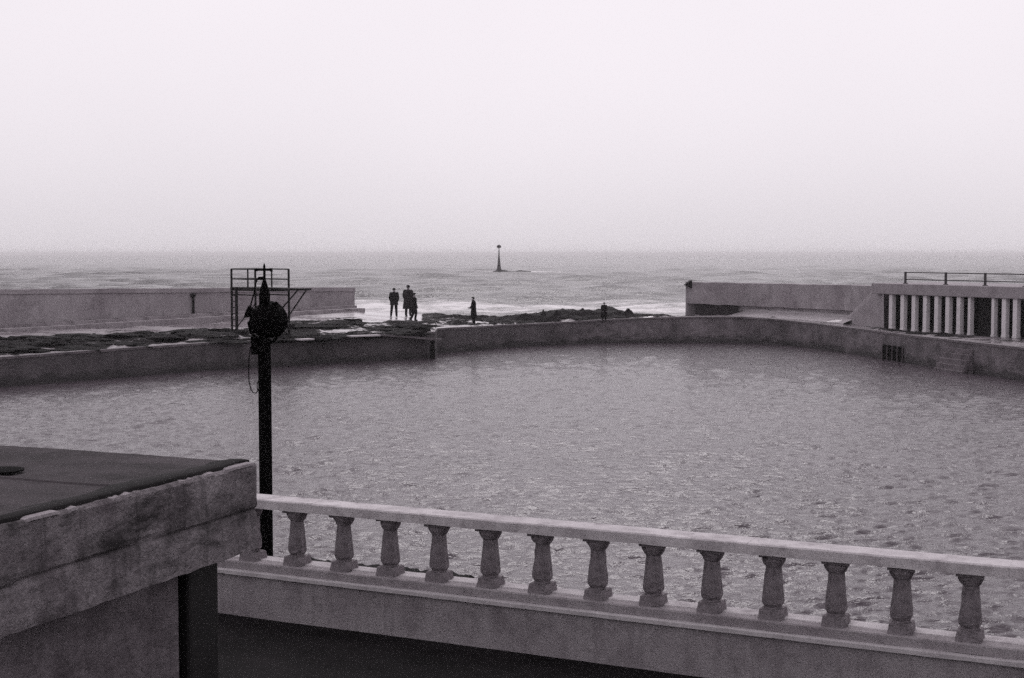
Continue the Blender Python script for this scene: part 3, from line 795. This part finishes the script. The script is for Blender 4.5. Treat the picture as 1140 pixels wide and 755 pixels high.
box(bm, (ul / 2, vl / 2, ph), (ul + .1, vl + .1, .17)); obj('platform', bm, M_steel, stage)
bm = bmesh.new(); box(bm, (ul + ext / 2, vl / 2 + .1, ph + .04), (ext + .2, .7, .10)); obj('board', bm, M_steel, stage)
for h in (tp_h, ph + (tp_h - ph) * .50):
    bm = bmesh.new()
    bar(bm, (0, 0, h), (ul, 0, h), .032); bar(bm, (0, vl, h), (ul, vl, h), .032); bar(bm, (0, 0, h), (0, vl, h), .032); obj('guard_rail', bm, M_steel, stage)
bm = bmesh.new(); lowz = (378 - 350) * k_
bar(bm, (ul + ext, vl * .3, ph), (ul + .25, vl * .3, lowz), .035); bar(bm, (ul + ext * .7, vl, ph), (ul, vl, lowz), .035); bar(bm, (ul - .4, vl, lowz), (ul + .75, vl * .5, lowz), .055)
bar(bm, (ul + .45, vl * .5, lowz), (ul + .1, vl * .5, (378 - 361) * k_), .035); obj('strut', bm, M_steel, stage)
bm = bmesh.new(); bar(bm, (0, 0, ph - .28), (ul, vl * 0, ph - .28), .03); bar(bm, (0, vl, ph - .28), (ul, vl, ph - .28), .03); bar(bm, (0, vl, ph * .52), (ul, vl, ph * .12), .03); bar(bm, (0, 0, ph * .12), (0, vl, ph * .7), .03); obj('cross_beam', bm, M_steel, stage)
bm = bmesh.new(); bar(bm, (ul * .5, 0, ph), (ul * .5, 0, tp_h), .04); obj('stanchion', bm, M_steel, stage)
bm = bmesh.new(); bar(bm, (ul * .5, vl, ph), (ul * .5, vl, tp_h), .04); obj('stanchion', bm, M_steel, stage)
bm = bmesh.new(); box(bm, (ul * .85 + .35, vl * .6, (378 - 361) * k_), (1.7, .7, .22)); obj('low_board', bm, M_steel, stage)
lad = empty('ladder'); lad.parent = stage
bm = bmesh.new(); 
for s in (.12, .55): bar(bm, (s, -.08, -.2), (s, -.08, ph + .1), .045 if s < .3 else .075)
obj('rail', bm, M_steel, lad)
for k in range(8):
    bm = bmesh.new(); z = .1 + k * .3; bar(bm, (.12, -.08, z), (.55, -.08, z), .025)
    obj('rung', bm, M_steel, lad)

# ------------------------------------------------------------------ rocks, weed, reef
def rock(name, loc, size, seed, mat=M_rock, label=None, cat='rock', group=None, rz=0):
    bm = bmesh.new(); bmesh.ops.create_icosphere(bm, subdivisions=4, radius=1)
    for v in bm.verts:
        p = v.co.copy(); d = 1 + .38 * fbm(p.x * 1.1 + seed, p.y * 1.1, p.z * 1.1, 5) + .10 * fbm(p.x * 5 + seed, p.y * 5, p.z * 5, 3)
        v.co = Vector((p.x * size[0] * d, p.y * size[1] * d, p.z * size[2] * d))
    o = obj(name, bm, mat); o.location = loc; o.rotation_euler.z = rz
    tag(o, label, cat, group); return o
def top_rock(px, y0, y1, wpx, Yd, seed, label, group):
    p1 = aty(px, y1, Yd); p0 = aty(px, y0, Yd); k = Yd / F
    rock('boulder', (p1.x, Yd, (p0.z + p1.z) / 2 - .05), (wpx * k / 2, max(.35, wpx * k * .45), (p0.z - p1.z) / 2 + .08), seed, M_rock, label, 'boulder', group)
GB = 'dark boulders on the far side of the pool'
top_rock(605, 346, 360, 6, 86.0, 1, 'narrow upright dark boulder, leftmost on the far pool edge', GB)
top_rock(620.5, 346, 359.5, 11, 86.2, 2, 'squat dark boulder second from the left on the far pool edge', GB)
top_rock(648, 344, 357, 9, 88.5, 3, 'dark boulder at the crest of the rock mound left of the small child', GB)
top_rock(659.5, 349.5, 358, 11, 86.3, 4, 'low rounded boulder just left of the small standing child', GB)
top_rock(686, 347.5, 356, 13, 88.0, 5, 'low dark boulder just right of the small standing child', GB)
top_rock(700.5, 345.5, 355, 11, 88.2, 6, 'blocky dark boulder, rightmost on the far rock mound', GB)
# far reef in the surf
def reef(x0, x1, ytop, ybase, seed, label, z=SEA, wy=3.0):
    A = at(x0, ybase, z); B = at(x1, ybase, z); c = (A + B) / 2; k = c.y / F
    rock('reef', (c.x, c.y, z), ((x1 - x0) * k / 2 * 1.05, wy, (ybase - ytop) * k * 1.0), seed, M_rock, label, 'reef', None)
reef(396, 432, 337.5, 340, 11, 'thin dark reef in the surf beyond the end of the left sea wall')
reef(466, 490, 337.3, 340, 12, 'low black reef in the surf right of the group of people')
reef(491, 524, 336.5, 341, 13, 'broad dark reef in the surf left of the lone standing person')
reef(566, 591, 301.3, 303.6, 14, 'distant low rock beside the sea beacon', wy=5)
# seaweed heaps along the left apron
WG = 'heaps of black seaweed on the left apron'
bmW = bmesh.new()
for k in range(140):
    px = random.uniform(-60, 335) if k < 80 else random.uniform(300, 480)
    e = wallpt(px, 0); o = at(px, interp(ol, px, 1), interp(ol, px, 2)); t = min(.62, abs(random.gauss(.28, .13)) + .05) if k % 3 or px < 235 else random.uniform(0, .06)
    if px > 400: t *= .45
    x, y = e.x + (o.x - e.x) * t, e.y + (o.y - e.y) * t
    r0 = random.uniform(.25, .9); 
    res = bmesh.ops.create_icosphere(bmW, subdivisions=3, radius=1)
    hh = random.uniform(.05, .18); zz = land_z(x, y); sd_ = random.uniform(0, 99)
    for v in res['verts']:
        p = v.co.copy(); d = 1 + .6 * fbm(p.x * 1.6 + sd_, p.y * 1.6, p.z, 4)
        v.co = Vector((x + p.x * r0 * 1.6 * d, y + p.y * r0 * d, zz + p.z * hh * d))
tag(obj('seaweed', bmW, M_weed), 'heaps of black seaweed strewn along the apron between pool and left sea wall', 'seaweed', kind='stuff')

# ------------------------------------------------------------------ sea beacon
bc = at(555.5, 303.2, SEA); k = bc.y / F
be = tag(empty('sea_beacon', bc), 'distant dark tapered beacon with a domed topmark standing in the sea', 'beacon')
H = (303.2 - 272.5) * k
bm = bmesh.new(); lathe(bm, [(3.2, -1), (2.0, .3), (1.0, .7), (.75, 1.2), (.62, H * .18), (.42, H * .4), (.24, H * .62), (.15, H * .8), (.13, H * .9)], 14); obj('post', bm, M_beacon, be)
bm = bmesh.new(); lathe(bm, [(.2, H * .87), (.55, H * .885), (.80, H * .90), (.78, H * .93), (.6, H * .965), (.3, H * .99), (.05, H)], 14); obj('topmark', bm, M_beacon, be)
rock('beacon_rock', (bc.x + 1.6, bc.y, SEA), (3.6, 2.5, .7), 21, M_rock, 'low dark rock at the foot of the sea beacon', 'rock')

# ------------------------------------------------------------------ people
def person(loc, h, facing, pose, label, mats, group=None, bulk=1.0, coat_len=.50, cap=True, skirt=1.0):
    """facing: rotation about z, 0 = faces the camera (-y). pose: dict of joints"""
    s = h / 1.75
    J = dict(pelvis=(0, 0, .95), waist=(0, 0, 1.10), chest=(0, 0, 1.32), neck=(0, .0, 1.50), head0=(0, -.01, 1.58), head1=(0, -.015, 1.68),
             lsh=(.19, 0, 1.43), lel=(.25, .02, 1.16), lwr=(.20, -.10, .95), lha=(.18, -.13, .90),
             rsh=(-.19, 0, 1.43), rel=(-.25, .02, 1.16), rwr=(-.20, -.10, .95), rha=(-.18, -.13, .90),
             lhip=(.10, 0, .90), lkn=(.12, -.02, .49), lan=(.13, .02, .09), lto=(.14, -.15, .035),
             rhip=(-.10, 0, .90), rkn=(-.12, -.02, .49), ran=(-.13, .02, .09), rto=(-.14, -.15, .035))
    J.update(pose)
    rad = dict(pelvis=.135, waist=.125, chest=.15, neck=.055, head0=.085, head1=.085, lsh=.07, lel=.048, lwr=.033, lha=.038, rsh=.07, rel=.048, rwr=.033, rha=.038,
               lhip=.09, lkn=.062, lan=.043, lto=.04, rhip=.09, rkn=.062, ran=.043, rto=.04)
    names = list(J); me = bpy.data.meshes.new('person')
    E = [('pelvis', 'waist'), ('waist', 'chest'), ('chest', 'neck'), ('neck', 'head0'), ('head0', 'head1'), ('chest', 'lsh'), ('lsh', 'lel'), ('lel', 'lwr'), ('lwr', 'lha'),
         ('chest', 'rsh'), ('rsh', 'rel'), ('rel', 'rwr'), ('rwr', 'rha'), ('pelvis', 'lhip'), ('lhip', 'lkn'), ('lkn', 'lan'), ('lan', 'lto'), ('pelvis', 'rhip'), ('rhip', 'rkn'), ('rkn', 'ran'), ('ran', 'rto')]
    vs = [Vector(J[n]) * s for n in names]; es = [(names.index(a), names.index(b)) for a, b in E]
    # five fingers per hand, nose
    rads = [rad[n] * s for n in names]
    for hnd, sg in (('lha', 1), ('rha', -1)):
        b0 = Vector(J[hnd]); fa = (b0 - Vector(J[hnd[0] + 'wr'])).normalized()
        for f in range(5):
            spv = Vector((.0, (f - 2) * .016, 0)); root_i = names.index(hnd)
            ln = (.045, .07, .078, .072, .055)[f]
            vs.append((b0 + fa * .03 + spv + (Vector((-.02 * sg, -.02, 0)) if f == 0 else Vector())) * s); rads.append(.010 * s); es.append((root_i, len(vs) - 1))
            vs.append((b0 + fa * (.03 + ln) + spv * 1.1) * s); rads.append(.008 * s); es.append((len(vs) - 2, len(vs) - 1))
    me.from_pydata(vs, es, [])
    tmp = bpy.data.objects.new('tmp', me); C.objects.link(tmp)
    sk = tmp.modifiers.new('skin', 'SKIN')
    for i, r in enumerate(rads): me.skin_vertices[0].data[i].radius = (r, r)
    me.skin_vertices[0].data[names.index('pelvis')].use_root = True
    sb = tmp.modifiers.new('sub', 'SUBSURF'); sb.levels = 1; sb.render_levels = 1
    dg = bpy.context.evaluated_depsgraph_get(); m2 = bpy.data.meshes.new_from_object(tmp.evaluated_get(dg)); bpy.data.objects.remove(tmp)
    m2.name = 'person'; m2.materials.clear(); body = link('person', m2, M_skin, smooth=True)
    body.location = loc; body.rotation_euler.z = facing; tag(body, label, 'person', group)
    V = lambda n: Vector(J[n])
    # coat: torso loft with the two sleeves
    bm = bmesh.new(); b_ = bulk
    zc = coat_len; px_ = V('pelvis'); ch = V('chest')
    loft(bm, [(x * s, y * s, z * s, rx * s * b_, ry * s * b_) for x, y, z, rx, ry in (
        (px_.x, px_.y + .02, zc, .235 * skirt, .19 * skirt), (px_.x, px_.y, .80, .215, .165), (px_.x, px_.y, .98, .20, .15), (ch.x, ch.y, 1.15, .195, .14), (ch.x, ch.y, 1.32, .215, .145), (ch.x, ch.y, 1.42, .205, .125), (ch.x, ch.y, 1.48, .12, .09), (V('neck').x, V('neck').y, 1.54, .075, .07))], 18)
    for sd2 in 'lr':
        a, e_, w_ = V(sd2 + 'sh') * s, V(sd2 + 'el') * s, V(sd2 + 'wr') * s
        bar(bm, a, e_, .088 * s * b_, 10, .072 * s * b_); bar(bm, e_, w_, .070 * s * b_, 10, .052 * s * b_)
        r = bmesh.ops.create_icosphere(bm, subdivisions=2, radius=.09 * s * b_)
        for v in r['verts']: v.co += a
        r = bmesh.ops.create_icosphere(bm, subdivisions=2, radius=.072 * s * b_)
        for v in r['verts']: v.co += e_
    obj('coat', bm, mats[0], body, smooth=True)
    bm = bmesh.new()
    for sd2 in 'lr':
        a, e_, w_ = V(sd2 + 'hip') * s, V(sd2 + 'kn') * s, V(sd2 + 'an') * s
        bar(bm, a, e_, .112 * s, 12, .085 * s); bar(bm, e_, w_, .085 * s, 12, .068 * s)
        r = bmesh.ops.create_icosphere(bm, subdivisions=2, radius=.086 * s)
        for v in r['verts']: v.co += e_
    obj('trousers', bm, mats[1], body, smooth=True)
    for sd2 in 'lr':
        bm = bmesh.new(); an, to = V(sd2 + 'an') * s, V(sd2 + 'to') * s
        path(bm, [an + Vector((0, .05 * s, -.03 * s)), to], .052 * s, 10); bar(bm, an + Vector((0, 0, -.05 * s)), an + Vector((0, 0, .03 * s)), .055 * s)
        obj('shoe', bm, M_shoe, body, smooth=True)
    bm = bmesh.new(); hc = V('head1') * s
    bmesh.ops.create_uvsphere(bm, u_segments=16, v_segments=10, radius=.106 * s)
    for v in bm.verts:
        v.co.y = v.co.y * 1.1 + .018 * s; v.co.z = max(v.co.z, (-.03 if v.co.y > 0 else .035) * s); v.co += hc + Vector((0, 0, .012 * s))
    obj('hair', bm, M_hair, body, smooth=True)
    # nose and ears as small additions on the head
    if cap:
        bm = bmesh.new(); lathe(bm, [(.100 * s, .04 * s), (.112 * s, .06 * s), (.110 * s, .085 * s), (.07 * s, .12 * s), (.02 * s, .13 * s)], 16, Matrix.Translation(hc))
        box(bm, (hc.x, hc.y - .13 * s, hc.z + .05 * s), (.12 * s, .06 * s, .015 * s)); obj('cap', bm, mats[0], body, smooth=True)
    return body
def stand(px, py, z):
    p = at(px, py, z)
    for _ in range(4):
        z = land_z(p.x, p.y); p = at(px, py, z)
    return p
GP = 'people on the apron beyond the pool'
def hpx(p, n): return n * p.y / F
p = stand(438.8, 352.8, 1.5)
person(p, hpx(p, 31.5), R(180), dict(lkn=(.15, -.02, .49), lan=(.19, .03, .09), lto=(.21, -.12, .035), rkn=(-.13, -.02, .49), ran=(-.15, .02, .09), rto=(-.16, -.15, .035)),
       'person in short dark coat standing with feet apart, leftmost of the people', (M_cloth, M_cloth3), GP, 1.18, .74, False)
p = stand(454.5, 352.0, 1.5)
person(p, hpx(p, 33.5), R(165), dict(), 'tallest person, in long bulky dark coat, standing partly behind a walking companion', (M_cloth2, M_cloth3), GP, 1.32, .42, True, 1.05)
p = stand(461.0, 358.0, 1.4)
person(p, hpx(p, 31), R(120), dict(lkn=(.08, -.18, .50), lan=(.09, -.12, .12), lto=(.10, -.28, .06), rkn=(-.08, .10, .50), ran=(-.09, .28, .13), rto=(-.09, .16, .03)),
       'person in dark coat mid-stride, overlapping the tallest person', (M_cloth, M_cloth), GP, 1.08, .55, True, 1.1)
p = stand(527.3, 361.5, 1.4)
person(p, hpx(p, 30.5), R(-75), dict(lel=(.24, -.05, 1.17), lwr=(.12, -.22, 1.10), lha=(.10, -.28, 1.10), rel=(-.22, -.06, 1.17), rwr=(-.10, -.22, 1.06), rha=(-.08, -.28, 1.06), head0=(0, -.04, 1.58), head1=(0, -.06, 1.67)),
       'lone person in dark coat standing sideways on the pool wall with hands in front', (M_cloth, M_cloth3), GP, 1.1, .45, False)
p = stand(672.5, 357.0, 1.4)
person(p, hpx(p, 20), R(10), dict(), 'small child in dark coat standing among the boulders on the far pool edge', (M_cloth, M_cloth), GP, 1.3, .35, False, 1.2)

# ------------------------------------------------------------------ haze
bm = bmesh.new(); box(bm, (0, 0, 5.0), (19000, 19000, 14.0))
m = bpy.data.materials.new('sea_haze'); m.use_nodes = True
N, L = m.node_tree.nodes, m.node_tree.links
N.remove(N['Principled BSDF']); pv = N.new('ShaderNodeVolumePrincipled')
pv.inputs['Color'].default_value = (.98, .965, .975, 1); pv.inputs['Density'].default_value = .00026; pv.inputs['Anisotropy'].default_value = .2
L.new(pv.outputs[0], N['Material Output'].inputs['Volume'])
tag(obj('haze', bm, m), kind='stuff')
